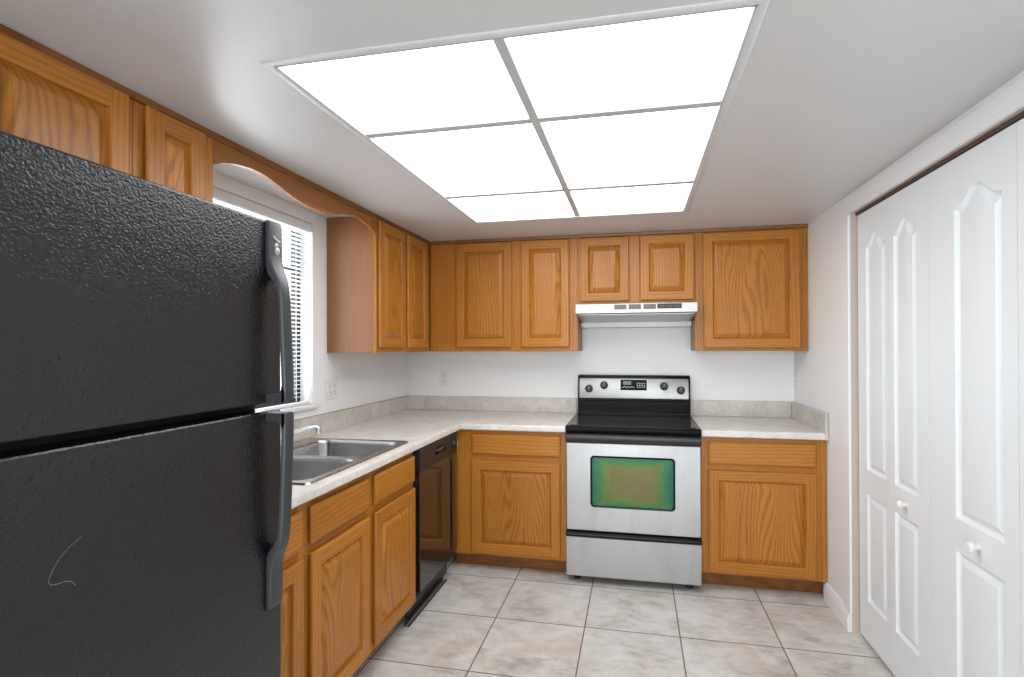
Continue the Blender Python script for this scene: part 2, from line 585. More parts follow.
bl = thing('window_blind', 'white horizontal mini blind hanging in the window over the sink', 'blind', (0, 0, 0))
b = MB()
hy0, hy1 = WY0 + 0.008, WY1 - 0.008
pts = [(-0.044, 2.016), (-0.010, 2.012), (-0.002, 2.018), (0.002, 2.036), (-0.001, 2.054), (-0.008, 2.061), (-0.044, 2.061)]
b.prism([(p[0], p[1]) for p in pts], 'y', hy0, hy1)
b.build('headrail', M['blind'], bl, smooth=True)
b = MB()
zz = 2.000
while zz > WZ0 + 0.03:
    prof = []
    for k in range(5):
        a = -1 + k * 0.5
        prof.append((-0.026 + a * 0.0125, zz + 0.0022 * (1 - a * a) + a * 0.0030))
    ring = prof + [(p[0], p[1] - 0.0007) for p in prof[::-1]]
    b.prism(ring, 'y', hy0 + 0.002, hy1 - 0.002)
    zz -= 0.0218
b.build('slats', M['blind'], bl)
b = MB()
for yy in (-2.0, -1.66, -1.300):
    for xx in (-0.0395, -0.0125):
        b.box(xx - .0008, xx + .0008, yy - .002, yy + .002, WZ0 + 0.02, 2.02)
b.build('ladder_cord', M['blind'], bl)
box('bottom_rail', M['blind'], -0.038, -0.014, hy0 + 0.002, hy1 - 0.002, WZ0 + 0.001, WZ0 + 0.016, bl, 0.003)

# ------------------------------------------------------------------ closet doors and their trim
def strip(name, label, cat, mats, *a, **k):
    return struct(box(name, mats, *a, **k), label, cat)


# casing: stepped profile (two thicknesses)
def casing(pieces):
    b = MB()
    for (y0, y1, z0, z1, th) in pieces:
        b.box(XR - th, XR - 0.0005, y0, y1, z0, z1)
    return b


cs = casing([(DY1 - 0.004, DY1 + 0.086, 0.0925, DZ - 0.004, 0.013), (DY0 - 0.086, DY0 + 0.004, 0.0, DZ - 0.004, 0.013),
             (DY0 - 0.086, DY1 + 0.086, DZ - 0.004, DZ + 0.070, 0.013)])
struct(cs.build('trim_1', M['trimwhite'], None, 0.003), 'white door casing around the folding closet doors', 'trim')
b = MB()
b.box(XR, XR + TH, DY1, DY1 + 0.0155, 0.0, DZ).box(XR, XR + TH, DY0 - 0.0155, DY0, 0.0, DZ).box(XR, XR + TH, DY0 - .0155, DY1 + .0155, DZ, DZ + 0.0155)
struct(b.build('trim_2', M['jamb']), 'pinkish unpainted jamb lining the closet opening', 'trim')
b = MB()
b.box(XR + 0.022, XR + 0.062, DY0 + 0.002, DY1 - 0.002, DZ - 0.013, DZ - 0.0005)
struct(b.build('trim_3', M['track']), 'brown metal track above the folding closet doors', 'trim')

# baseboard
b = MB()
b.prism([(XR - 0.0005, 0.0), (XR - 0.0005, 0.092), (XR - 0.012, 0.092), (XR - 0.019, 0.078), (XR - 0.022, 0.064), (XR - 0.022, 0.0)], 'y', DY1 + 0.004, -0.6115)
struct(b.build('baseboard_right', M['trimwhite'], smooth=True), 'short white baseboard between the cabinet and closet casing', 'baseboard')


def arch(y0, y1, zs, za, n=14):
    """outline top of a cathedral panel from y0 to y1: shoulders at zs, crown at za"""
    pts = []
    for k in range(n + 1):
        s = k / n
        q = 0.5 - 0.5 * math.cos(2 * math.pi * s)
        pts.append((y0 + (y1 - y0) * s, zs + (za - zs) * q ** 1.25))
    return pts


def door_leaf(parent, w, z0, z1, panel, up_z, low_z):
    """moulded leaf, local x along the width, front towards -y; raised panels pressed into the face"""
    p0, p1 = panel
    T = 0.034
    shapes = []
    zt, zs, zb = up_z
    shapes.append([(p0, zb), (p1, zb)] + arch(p0, p1, zs, zt)[::-1])
    lt, lb = low_z
    shapes.append([(p0, lb), (p1, lb), (p1, lt), (p0, lt)])
    b = MB()
    bm = b.bm
    # front face with two holes: strips around
    outer_v = [bm.verts.new((x, 0.0, z)) for x, z in ((0, z0), (w, z0), (w, z1), (0, z1))]
    back_v = [bm.verts.new((x, T, z)) for x, z in ((0, z0), (w, z0), (w, z1), (0, z1))]
    for i in range(4):
        j = (i + 1) % 4
        bm.faces.new((outer_v[i], outer_v[j], back_v[j], back_v[i]))
    bm.faces.new(back_v)

    def ring(pts, inset, y):
        cx = (p0 + p1) / 2
        zs_ = [p[1] for p in pts]
        zmin, zmax = min(zs_), max(zs_)
        cz = (zmin + zmax) / 2
        hw = (p1 - p0) / 2
        hz = (zmax - zmin) / 2
        return [bm.verts.new((cx + (x - cx) * (hw - inset) / hw, y, cz + (z - cz) * (hz - inset) / hz)) for x, z in pts]
    edges = []
    for i in range(4):
        edges.append(bm.edges.get((outer_v[i], outer_v[(i + 1) % 4])))
    for pts in shapes:
        rr = [ring(pts, i, y) for i, y in ((0, 0.0), (0.005, 0.007), (0.012, 0.011), (0.016, 0.0105), (0.036, 0.002), (0.040, 0.0015))]
        n = len(pts)
        for k in range(len(rr) - 1):
            for i in range(n):
                j = (i + 1) % n
                bm.faces.new((rr[k][i], rr[k][j], rr[k + 1][j], rr[k + 1][i]))
        bm.faces.new(rr[-1])
        for i in range(n):
            edges.append(bm.edges.get((rr[0][i], rr[0][(i + 1) % n])))
    bmesh.ops.triangle_fill(bm, use_beauty=True, use_dissolve=False, edges=edges)
    # drop any fill triangle that landed inside a panel
    return b


def closet_door(name, label, leaves, knob_leaf):
    """leaves: (y_far, y_near); local x runs along -y, front faces -x"""
    ya = leaves[0][0]
    t_ = struct(thing(name, label, 'closet door', (XR + 0.026, ya, 0.0), R(-90)), label, 'closet door')
    for k, (yf, yn, panel) in enumerate(leaves):
        w = yf - yn
        b = door_leaf(t_, w, 0.016, 2.012, (yf - panel[0], yf - panel[1]), (1.900, 1.842, 0.812), (0.702, 0.205))
        b.build('door_leaf', M['doorwhite'], t_, smooth=True, sharp=12, loc=(ya - yf, 0, 0))
        if k == knob_leaf:
            kx = (ya - yf) + (2 * yf - panel[0] - panel[1]) / 2
            kb = MB()
            kb.lathe([(0.0005, -0.034), (0.008, -0.0335), (0.0145, -0.030), (0.0165, -0.024), (0.0145, -0.017), (0.0085, -0.012), (0.0075, -0.003), (0.011, -0.0005)],
                     (kx, 0, 0.757), 'y', 24)
            kb.build('door_knob', M['plastic'], t_, smooth=True)
    return t_


closet_door('door_1', 'far pair of narrow white folding closet door leaves with a small knob',
            [(-0.966, -1.279, (-1.056, -1.248)), (-1.281, -1.594, (-1.325, -1.508))], 1)
closet_door('door_2', 'near pair of wider white folding closet door leaves with a single panel column',
            [(-1.5955, -2.052, (-1.752, -1.990)), (-2.054, -2.508, (-2.116, -2.354))], 0)


# ------------------------------------------------------------------ oak cabinets
def raised_door(parent, x0, x1, z0, z1, name='door', frame=0.054):
    """oak frame-and-panel door, front towards -y, back on y = 0; origin at its centre"""
    w, h = x1 - x0, z1 - z0
    a, c = w / 2, h / 2
    T = 0.020
    b = MB()
    bm = b.bm

    def rect(i, y):
        return [(-a + i, y, -c + i), (a - i, y, -c + i), (a - i, y, c - i), (-a + i, y, c - i)]
    mis = lambda i: 1 if i in (0, 2) else 0
    # back, edge, round-over
    b.loops([rect(.006, 0), rect(.005, -.007), rect(0, -.010), rect(0, -T + .006), rect(.002, -T + .002), rect(.006, -T)], mi=0, cap0=True, cap1=False, mis=mis)
    i0, i1 = .006, frame
    P = lambda x, z: bm.verts.new((x, -T, z))
    xo, zo, xi, zi = a - i0, c - i0, a - i1, c - i1
    for s in (-1, 1):
        f = bm.faces.new([P(s * xo, -zo), P(s * xi, -zo), P(s * xi, -zi), P(s * xi, zi), P(s * xi, zo), P(s * xo, zo)])
        f.material_index = 0
        f = bm.faces.new([P(-xi, s * zi), P(xi, s * zi), P(xi, s * zo), P(-xi, s * zo)])
        f.material_index = 1
    b.loops([rect(i1, -T), rect(i1 + .004, -T + .003), rect(i1 + .006, -T + .011), rect(i1 + .010, -T + .015)], cap0=False, cap1=False, mis=mis)
    d = b.build(name, OAK, parent, loc=((x0 + x1) / 2, 0, (z0 + z1) / 2), smooth=True, sharp=16)
    pb = MB()
    k = i1 + .0085
    pb.loops([rect(k, -T + .0155), rect(k, -T + .0125), rect(k + .004, -T + .0105), rect(k + .024, -T + .0025), rect(k + .026, -T + .001), rect(k + .028, -T + .001)],
             cap0=True, cap1=True)
    pb.build('door_panel', M['oakV'], d, smooth=True, sharp=10)
    return d


def drawer_front(parent, x0, x1, z0, z1, name='drawer_front'):
    w, h = x1 - x0, z1 - z0
    a, c = w / 2, h / 2
    T = 0.020
    b = MB()

    def rect(i, y):
        return [(-a + i, y, -c + i), (a - i, y, -c + i), (a - i, y, c - i), (-a + i, y, c - i)]
    b.loops([rect(.006, 0), rect(.005, -.006), rect(0, -.009), rect(0, -T + .007), rect(.003, -T + .004), rect(.011, -T + .001), rect(.014, -T)])
    return b.build(name, M['oakH'], parent, loc=((x0 + x1) / 2, 0, (z0 + z1) / 2), smooth=True, sharp=16)


def cabinet(name, label, loc, rot, W, D, z0, z1, stiles, rails, doors, drawers=(), toe=False, top=True, group=None, fillers=(), x_body=0.0):
    """front plane of the face frame at local y = 0, body behind it (+y)"""
    t_ = thing(name, label, 'cabinet', (loc[0], loc[1], 0.0), rot, group)
    box('carcass', M['veneer'], x_body + 0.0005, W - 0.0005, 0.0195, D, z0 + 0.0005, z1, t_, 0.001)
    b = MB()
    for (a, c) in stiles:
        b.box(a, c, 0.0, 0.019, z0, z1, 0)
    for (a, c, za, zb) in rails:
        b.box(a, c, 0.0004, 0.019, za, zb, 1)
    b.build('face_frame', OAK, t_, 0.0012)
    for (a, c, za, zb) in doors:
        d = raised_door(t_, a, c, za, zb)
        d.location.y = -0.0005
    for (a, c, za, zb) in drawers:
        d = drawer_front(t_, a, c, za, zb)
        d.location.y = -0.0005
    if toe:
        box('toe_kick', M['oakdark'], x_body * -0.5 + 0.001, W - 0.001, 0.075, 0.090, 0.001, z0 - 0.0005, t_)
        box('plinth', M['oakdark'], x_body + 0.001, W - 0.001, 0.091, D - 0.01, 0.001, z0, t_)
    if top:
        b = MB()
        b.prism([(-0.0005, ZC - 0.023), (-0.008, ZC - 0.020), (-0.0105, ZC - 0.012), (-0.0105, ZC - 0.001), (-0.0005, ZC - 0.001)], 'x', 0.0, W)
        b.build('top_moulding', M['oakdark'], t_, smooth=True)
    return t_


UB = 1.358
UF = 0.306
UT = ZC - 0.0015
# back wall, corner to range hood (front faces -y; local x = world x)
X0 = 0.002
cabinet('upper_cabinet', 'two-door oak upper cabinet in the corner, between the hood and the window side', (X0, -UF, 0), 0, 1.3395 - X0, UF - 0.001, UB, UT,
        [(UF + .006 - X0, 0.512 - X0), (0.890 - X0, 0.968 - X0), (1.275 - X0, 1.3395 - X0)],
        [(0.512 - X0, 0.890 - X0, UB, UB + .05), (0.968 - X0, 1.275 - X0, UB, UB + .05), (0.512 - X0, 0.890 - X0, UT - .055, UT), (0.968 - X0, 1.275 - X0, UT - .055, UT)],
        [(0.504 - X0, 0.897 - X0, 1.386, 2.096), (0.961 - X0, 1.286 - X0, 1.386, 2.096)])
# over the hood
X0 = 1.3405
cabinet('upper_cabinet', 'short two-door oak upper cabinet directly above the range hood', (X0, -UF, 0), 0, 2.0785 - X0, UF - 0.001, 1.656, UT,
        [(0, 0.022), (0.315, 0.398), (0.714, 0.738)],
        [(0.022, 0.315, 1.656, 1.70), (0.398, 0.714, 1.656, 1.70), (0.022, 0.315, UT - .055, UT), (0.398, 0.714, UT - .055, UT)],
        [(0.014, 0.331, 1.681, 2.096), (0.400, 0.730, 1.681, 2.096)])
# right of the hood
X0 = 2.0795
cabinet('upper_cabinet', 'wide single-door oak upper cabinet next to the white closet wall', (X0, -UF, 0), 0, XR - 0.002 - X0, UF - 0.001, UB, UT,
        [(0, 0.050), (0.590, XR - 0.002 - X0)],
        [(0.05, 0.59, UB, UB + .05), (0.05, 0.59, UT - .055, UT)],
        [(0.048, 0.606, 1.376, 2.093)])
# window-wall cabinets (front faces +x; local x = world +y)
Y0 = -1.082
cabinet('upper_cabinet', 'narrow two-door oak upper cabinet beside the window, with plain veneer end panel', (UF, Y0, 0), R(90), -UF - 0.001 - Y0 - 0.011, UF - 0.001, UB, UT,
        [(0, 0.022), (0.335, 0.400), (0.690, 0.764)],
        [(0.022, 0.335, UB, UB + .05), (0.40, 0.69, UB, UB + .05), (0.022, 0.335, UT - .055, UT), (0.40, 0.69, UT - .055, UT)],
        [(0.010, 0.348, 1.386, 2.096), (0.380, 0.702, 1.386, 2.096)])
Y0 = -2.532
cabinet('upper_cabinet', 'slim single-door oak upper cabinet beyond the fridge, ending at the valance', (UF, Y0, 0), R(90), 0.294, UF - 0.001, UB, UT,
        [(0, 0.040), (0.238, 0.294)],
        [(0.04, 0.238, UB, UB + .05), (0.04, 0.238, UT - .055, UT)],
        [(0.030, 0.244, 1.386, 2.098)])
Y0 = -3.330
cabinet('upper_cabinet', 'short wide oak upper cabinet above the black fridge', (UF, Y0, 0), R(90), 0.797, UF - 0.001, 1.720, UT,
        [(0, 0.030), (0.380, 0.416), (0.765, 0.797)],
        [(0.03, 0.38, 1.72, 1.76), (0.416, 0.765, 1.72, 1.76), (0.03, 0.38, UT - .055, UT), (0.416, 0.765, UT - .055, UT)],
        [(0.018, 0.392, 1.735, 2.100), (0.402, 0.774, 1.735, 2.100)])

# base cabinets
BZ, BT = 0.095, 0.8745
BF = 0.610
X0 = 0.600
cc = cabinet('base_cabinet', 'oak base cabinet in the inner corner, between dishwasher and stove', (X0, -BF, 0), 0, 1.299 - X0, BF - 0.003, BZ, BT,
        [(0.0, 0.115), (0.655, 0.699)],
        [(0.115, 0.655, BZ, BZ + .03), (0.115, 0.655, 0.672, 0.735), (0.115, 0.655, 0.83, BT)],
        [(0.107, 0.664, 0.112, 0.683)], [(0.107, 0.666, 0.722, 0.847)], toe=True, top=False, x_body=0.045)
X0 = 2.075
cabinet('base_cabinet', 'oak base cabinet to the far side of the stove, against the closet wall', (X0, -BF, 0), 0, XR - 0.003 - X0, BF - 0.003, BZ, BT,
        [(0.0, 0.045), (0.590, XR - 0.003 - X0)],
        [(0.045, 0.59, BZ, BZ + .03), (0.045, 0.59, 0.672, 0.735), (0.045, 0.59, 0.83, BT)],
        [(0.038, 0.602, 0.110, 0.686)], [(0.036, 0.601, 0.718, 0.847)], toe=True, top=False)
Y0 = -2.184
cabinet('sink_cabinet', 'oak sink base cabinet with two doors and two false drawer fronts', (BF, Y0, 0), R(90), 0.900, BF - 0.003, BZ, 0.72,
        [(0.0, 0.036), (0.412, 0.482), (0.880, 0.900)],
        [(0.036, 0.412, BZ, BZ + .03), (0.482, 0.880, BZ, BZ + .03), (0.036, 0.412, 0.672, 0.72), (0.482, 0.88, 0.672, 0.72)],
        [(0.022, 0.422, 0.112, 0.684), (0.474, 0.888, 0.112, 0.684)], (), toe=True, top=False)
sc_ = bpy.data.objects['sink_cabinet']
b = MB()
for a, c in ((0.0, 0.036), (0.412, 0.482), (0.880, 0.900)):
    b.box(a, c, 0.0, 0.019, 0.7205, BT, 0)
for a, c in ((0.036, 0.412), (0.482, 0.880)):
    b.box(a, c, 0.0004, 0.019, 0.835, BT, 1)
    b.box(a, c, 0.0004, 0.019, 0.7205, 0.735, 1)
b.build('upper_face_frame', OAK, sc_, 0.0012)
for a, c in ((0.0, 0.016), (0.884, 0.900)):
    box('side_panel', M['veneer'], a, c, 0.0195, BF - 0.003, 0.7205, BT, sc_)
for a, c in ((0.022, 0.424), (0.474, 0.888)):
    d = drawer_front(sc_, a, c, 0.716, 0.845, 'false_drawer_front')
    d.location.y = -0.0005
Y0 = -2.635
cabinet('base_cabinet', 'oak base cabinet partly hidden behind the black fridge', (BF, Y0, 0), R(90), 0.450, BF - 0.003, BZ, BT,
        [(0.0, 0.036), (0.420, 0.450)],
        [(0.036, 0.42, BZ, BZ + .03), (0.036, 0.42, 0.672, 0.735), (0.036, 0.42, 0.83, BT)],
        [(0.022, 0.428, 0.112, 0.684)], [(0.022, 0.428, 0.716, 0.845)], toe=True, top=False)

# valance between the window-wall cabinets
b = MB()
vy0, vy1 = -2.2365, -1.0835
cps = [(-2.2365, 2.014), (-2.19, 2.036), (-2.13, 2.052), (-2.05, 2.061), (-1.99, 2.060), (-1.93, 2.050), (-1.87, 2.036), (-1.80, 2.021), (-1.73, 2.013),
       (-1.66, 2.011), (-1.59, 2.013), (-1.52, 2.021), (-1.45, 2.036), (-1.39, 2.050), (-1.33, 2.060), (-1.27, 2.061), (-1.19, 2.052), (-1.13, 2.036), (-1.0835, 2.014)]
outl = cps + [(vy1, UT), (vy0, UT)]
V0 = [b.bm.verts.new((UF, p[0], p[1])) for p in outl]
V1 = [b.bm.verts.new((UF - 0.019, p[0], p[1])) for p in outl]
n = len(cps)
tv = [b.bm.verts.new((UF, p[0], UT)) for p in cps]
tw = [b.bm.verts.new((UF - 0.019, p[0], UT)) for p in cps]
for i in range(n - 1):
    b.bm.faces.new((V0[i], V0[i + 1], tv[i + 1], tv[i]))
    b.bm.faces.new((V1[i + 1], V1[i], tw[i], tw[i + 1]))
    b.bm.faces.new((V0[i + 1], V0[i], V1[i], V1[i + 1])).material_index = 1
    b.bm.faces.new((tv[i], tv[i + 1], tw[i + 1], tw[i]))
b.bm.faces.new((V0[0], tv[0], tw[0], V1[0]))
b.bm.faces.new((V0[n - 1], V1[n - 1], tw[n - 1], tv[n - 1]))
for v in V0[n:] + V1[n:]:
    b.bm.verts.remove(v)
va = tag(b.build('valance', [M['oakval'], M['oakV']], smooth=True), 'scalloped oak valance board over the sink window', 'valance')
b = MB()
b.prism([(UF + 0.0005, ZC - 0.023), (UF + 0.008, ZC - 0.020), (UF + 0.0105, ZC - 0.012), (UF + 0.0105, ZC - 0.001), (UF + 0.0005, ZC - 0.001)], 'y', vy0, vy1)
b.build('top_moulding', M['oakdark'], va, smooth=True)

# ------------------------------------------------------------------ countertops
CD = 0.646
ZB = 0.876
SX0, SX1, SY0, SY1 = 0.070, 0.585, -2.130, -1.335      # cut-out for the sink


def nose(z0=ZB, z1=CT, r=0.012):
    pts = [(0.0, z1)]
    for k in range(6):
        a = math.pi / 2 * (1 - k / 5)
        pts.append((0.03 - r + r * math.cos(a), z1 - r + r * math.sin(a)))
    pts += [(0.03, z0 + 0.004), (0.026, z0), (0.0, z0)]
    return pts


ctp = thing('countertop', 'L-shaped beige laminate countertop around the corner, holding the sink', 'countertop', (0, 0, 0))
b = MB()
f = CD - 0.03
yE = -2.640
b.box(0.0015, f, yE, SY0, ZB, CT).box(0.0015, f, SY1, -0.0015, ZB, CT)
b.box(0.0015, SX0, SY0, SY1, ZB, CT).box(SX1, f, SY0, SY1, ZB, CT)
b.box(f, 1.299, -f, -0.0015, ZB, CT)
ns = nose()
# left run nosing (towards +x) mitred into the back run nosing (towards -y)
A = [b.bm.verts.new((f + p[0], yE, p[1])) for p in ns]
B = [b.bm.verts.new((f + p[0], -f - p[0], p[1])) for p in ns]
C = [b.bm.verts.new((1.299, -f - p[0], p[1])) for p in ns]
for P_, Q_ in ((A, B), (B, C)):
    for i in range(len(ns) - 1):
        b.bm.faces.new((P_[i], P_[i + 1], Q_[i + 1], Q_[i]))
b.bm.faces.new(A)
b.bm.faces.new(C[::-1])
b.build('worktop', M['laminate'], ctp, smooth=True)
SP = 1.0205
b = MB()
b.box(0.0015, 0.020, yE, -0.0015, CT + .0005, SP).box(0.020, 1.299, -0.020, -0.0015, CT + .0005, SP)
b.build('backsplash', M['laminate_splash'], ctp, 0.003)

ct2 = thing('countertop', 'short beige laminate countertop between the stove and the closet wall', 'countertop', (0, 0, 0))
b = MB()
b.box(2.075, XR - 0.0015, -f, -0.0015, ZB, CT)
A = [b.bm.verts.new((2.075, -f - p[0], p[1])) for p in ns]
C = [b.bm.verts.new((XR - 0.0215, -f - p[0], p[1])) for p in ns]
for i in range(len(ns) - 1):
    b.bm.faces.new((A[i], A[i + 1], C[i + 1], C[i]))
b.bm.faces.new(A)
b.bm.faces.new(C[::-1])
b.build('worktop', M['laminate'], ct2, smooth=True)
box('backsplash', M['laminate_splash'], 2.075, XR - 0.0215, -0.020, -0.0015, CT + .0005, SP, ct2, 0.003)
b = MB()
b.box(XR - 0.021, XR - 0.0015, -CD, -0.0015, CT + .0005, SP)
b.box(XR - 0.021, XR - 0.0015, -CD, -f - 0.0005, ZB, CT + .0005)
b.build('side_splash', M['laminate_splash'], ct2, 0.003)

# ------------------------------------------------------------------ sink and faucet
def rrect(x0, x1, y0, y1, r, z, n=5):
    pts = []
    for cx, cy, a0 in ((x1 - r, y1 - r, 0), (x0 + r, y1 - r, 90), (x0 + r, y0 + r, 180), (x1 - r, y0 + r, 270)):
        for k in range(n + 1):
            a = R(a0 + 90 * k / n)
            pts.append((cx + r * math.cos(a), cy + r * math.sin(a), z))
    return pts


sk = thing('sink', 'double-bowl stainless steel drop-in sink in the countertop', 'sink', (0, 0, 0))
RX0, RX1, RY0, RY1 = 0.045, 0.606, -2.154, -1.311
bowls = [(0.140, 0.575, -2.118, -1.752), (0.140, 0.575, -1.712, -1.346)]
b = MB()
bm = b.bm
zr = CT + 0.0065
o_out = [bm.verts.new(p) for p in rrect(RX0, RX1, RY0, RY1, 0.020, CT + 0.0008)]
o_mid = [bm.verts.new(p) for p in rrect(RX0 + .004, RX1 - .004, RY0 + .004, RY1 - .004, 0.018, zr)]
o_in = [bm.verts.new(p) for p in rrect(RX0 + .016, RX1 - .016, RY0 + .016, RY1 - .016, 0.012, zr - 0.002)]
n = len(o_out)
for P_, Q_ in ((o_out, o_mid), (o_mid, o_in)):
    for i in range(n):
        bm.faces.new((P_[i], P_[(i + 1) % n], Q_[(i + 1) % n], Q_[i]))
ed = [bm.edges.get((o_in[i], o_in[(i + 1) % n])) for i in range(n)]
for (x0, x1, y0, y1) in bowls:
    rim = [bm.verts.new(p) for p in rrect(x0, x1, y0, y1, 0.06, zr - 0.002)]
    for i in range(n):
        ed.append(bm.edges.new((rim[i], rim[(i + 1) % n])))
bmesh.ops.triangle_fill(bm, use_beauty=True, edges=ed)
b.build('rim', M['sink'], sk)
for (x0, x1, y0, y1) in bowls:
    b = MB()
    b.loops([rrect(x0 + i, x1 - i, y0 + i, y1 - i, max(0.06 - i * 0.3, 0.03), z) for i, z in
             ((0, zr - .002), (0.003, zr - .006), (0.006, zr - 0.02), (0.014, 0.775), (0.022, 0.757), (0.045, 0.750), (0.13, 0.748))], cap0=False, cap1=True)
    bw = b.build('bowl', M['sink'], sk, smooth=True)
    d = MB()
    d.lathe([(0.0005, 0.0), (0.018, 0.0), (0.030, 0.003), (0.042, 0.003), (0.044, 0.0005)], ((x0 + x1) / 2, (y0 + y1) / 2, 0.7485), 'z', 24)
    d.build('drain', M['chrome'], bw, smooth=True)

fc = thing('faucet', 'chrome kitchen faucet swung over the sink bowls', 'faucet', (0.088, -1.735, zr))
b = MB()
b.loops([rrect(-0.024, 0.024, -0.10, 0.10, 0.022, 0.0), rrect(-0.024, 0.024, -0.10, 0.10, 0.022, 0.008), rrect(-0.018, 0.018, -0.094, 0.094, 0.017, 0.014)])
b.build('base_plate', M['chrome'], fc, smooth=True)
b = MB()
b.lathe([(0.022, 0.0145), (0.022, 0.05), (0.019, 0.058), (0.010, 0.062)], (0, 0, 0), 'z', 20)
b.build('body', M['chrome'], fc, smooth=True)
b = MB()
b.tube([(0, 0, 0.035), (0.03, 0.028, 0.046), (0.09, 0.082, 0.072), (0.145, 0.133, 0.096), (0.158, 0.145, 0.100), (0.170, 0.156, 0.100), (0.178, 0.163, 0.093), (0.180, 0.165, 0.070)],
       [0.0135, 0.0125, 0.0115, 0.011, 0.011, 0.011, 0.011, 0.012], 12)
b.build('spout', M['chrome'], fc, smooth=True)
b = MB()
b.tube([(0, 0, 0.062), (0, 0, 0.074), (0.01, -0.01, 0.082), (0.055, -0.05, 0.10)], [0.010, 0.010, 0.009, 0.006], 10)
b.build('lever', M['chrome'], fc, smooth=True)

# ------------------------------------------------------------------ dishwasher (faces +x)
dy0, dy1 = -1.281, -0.703
dw = thing('dishwasher', 'glossy black built-in dishwasher between the sink and the corner', 'dishwasher', (0, 0, 0))
box('tub', M['cast'], 0.06, 0.575, dy0 + 0.004, dy1 - 0.004, 0.11, 0.868, dw)
box('side_gap', M['blackmatte'], 0.576, 0.606, dy0 + 0.001, dy1 - 0.001, 0.105, 0.872, dw)
yA, yB = dy0 + 0.014, dy1 - 0.004
box('door_panel', M['dw'], 0.607, 0.640, yA, yB, 0.145, 0.755, dw, 0.003)
# control strip with a pocket handle
b = MB()
pk0, pk1, pz0, pz1 = (yA + yB) / 2 - 0.075, (yA + yB) / 2 + 0.095, 0.800, 0.836
b.box(0.607, 0.642, yA, pk0, 0.758, 0.870).box(0.607, 0.642, pk1, yB, 0.758, 0.870)
b.box(0.607, 0.642, pk0, pk1, 0.758, pz0).box(0.607, 0.642, pk0, pk1, pz1, 0.870)
b.box(0.607, 0.616, pk0, pk1, pz0, pz1)
st = b.build('control_strip', M['blackplastic'], dw, 0.0015)
hb = MB()
n = 12
up_ = [(pk0 + (pk1 - pk0) * k / n, pz1 - 0.002 - 0.020 * (1 - (2 * k / n - 1) ** 2) * 0.3) for k in range(n + 1)]
lo_ = [(pk0 + (pk1 - pk0) * k / n, pz1 - 0.008 - 0.022 * (1 - (2 * k / n - 1) ** 2)) for k in range(n + 1)]
hb.prism(up_ + lo_[::-1], 'x', 0.628, 0.640)
hb.build('pocket_handle', M['handle'], st)
kb = MB()
kb.lathe([(0.030, 0.0), (0.030, 0.004), (0.024, 0.006), (0.021, 0.022), (0.0005, 0.024)], (0.6425, yB - 0.062, 0.812), 'x', 24)
kn = kb.build('dial', M['blackplastic'], st, smooth=True)
box('dial_grip', M['dialgrey'], 0.6668, 0.670, yB - 0.0645, yB - 0.0595, 0.794, 0.830, kn)
box('kick_panel', M['kick'], 0.560, 0.575, dy0 + 0.002, dy1 - 0.002, 0.012, 0.104, dw, 0.002)
# loose kick strip lying at its foot
kl = MB()
kl.box(0.581, 0.586, -1.330, -0.80, 0.001, 0.022, 0).box(0.604, 0.608, -1.330, -0.80, 0.001, 0.012, 0).box(0.586, 0.604, -1.330, -0.80, 0.001, 0.005, 1)
ks = tag(kl.build('floor_strip', [M['blackplastic'], M['vent']], None, 0.0008), 'thin black metal strip on the tiles below the dishwasher', 'floor strip')

# ------------------------------------------------------------------ stove
sx0, sx1 = 1.303, 2.071
cx = (sx0 + sx1) / 2
hw = (sx1 - sx0) / 2 - 0.001
st = thing('stove', 'freestanding stainless steel and black electric stove with ceramic top', 'stove', (cx, 0, 0))
box('body', M['cast'], -hw + .004, hw - .004, -0.632, -0.030, 0.040, 0.892, st, 0.003)
for x in (-hw + 0.06, hw - 0.06):
    for y in (-0.60, -0.09):
        b = MB()
        b.lathe([(0.010, 0.0385), (0.010, 0.016), (0.021, 0.014), (0.021, 0.001)], (x, y, 0), 'z', 14)
        b.build('foot', M['blackplastic'], st, smooth=True)
# cooktop: rounded black frame and glass
b = MB()
b.prism([(-0.050, 0.893), (-0.650, 0.893), (-0.672, 0.886), (-0.684, 0.890), (-0.689, 0.902), (-0.686, 0.913), (-0.674, 0.920), (-0.650, 0.922), (-0.050, 0.924)], 'x', -hw, hw)
ck = b.build('cooktop_frame', M['blackgloss'], st, 0.002)
gb = MB()
gb.loops([[(x, y, z) for x, y, z in ring] for ring in (
    [(-hw + .022, -.648, .9225), (hw - .022, -.648, .9225), (hw - .022, -.105, .9243), (-hw + .022, -.105, .9243)],
    [(-hw + .025, -.645, .9255), (hw - .025, -.645, .9255), (hw - .025, -.108, .9268), (-hw + .025, -.108, .9268)])])
gl_ = gb.build('ceramic_glass', M['glasscook'], ck)
for x, y, r in ((-0.19, -0.50, 0.112), (0.19, -0.50, 0.085), (-0.19, -0.25, 0.080), (0.19, -0.25, 0.105)):
    b = MB()
    zz = 0.9262 + (0.645 + y) * 0.0013 / 0.54
    n = 40
    for ra, rb in ((r, r - 0.004), (r * 0.62, r * 0.62 - 0.003)):
        b.loops([[(x + q * math.cos(2 * math.pi * k / n), y + q * math.sin(2 * math.pi * k / n), zz) for k in range(n)] for q in (ra, rb)], cap0=False, cap1=False)
    b.build('burner_ring', M['burner'], ck)
# back guard: black riser and silver control panel
b = MB()
b.prism([(-0.030, 0.925), (-0.098, 0.925), (-0.098, 0.938), (-0.088, 0.944), (-0.091, 1.012), (-0.096, 1.018), (-0.094, 1.026), (-0.070, 1.176), (-0.064, 1.186), (-0.050, 1.190), (-0.030, 1.190)], 'x', -hw + .010, hw - .001)
bgd = b.build('back_guard', M['blackgloss'], st, 0.003)
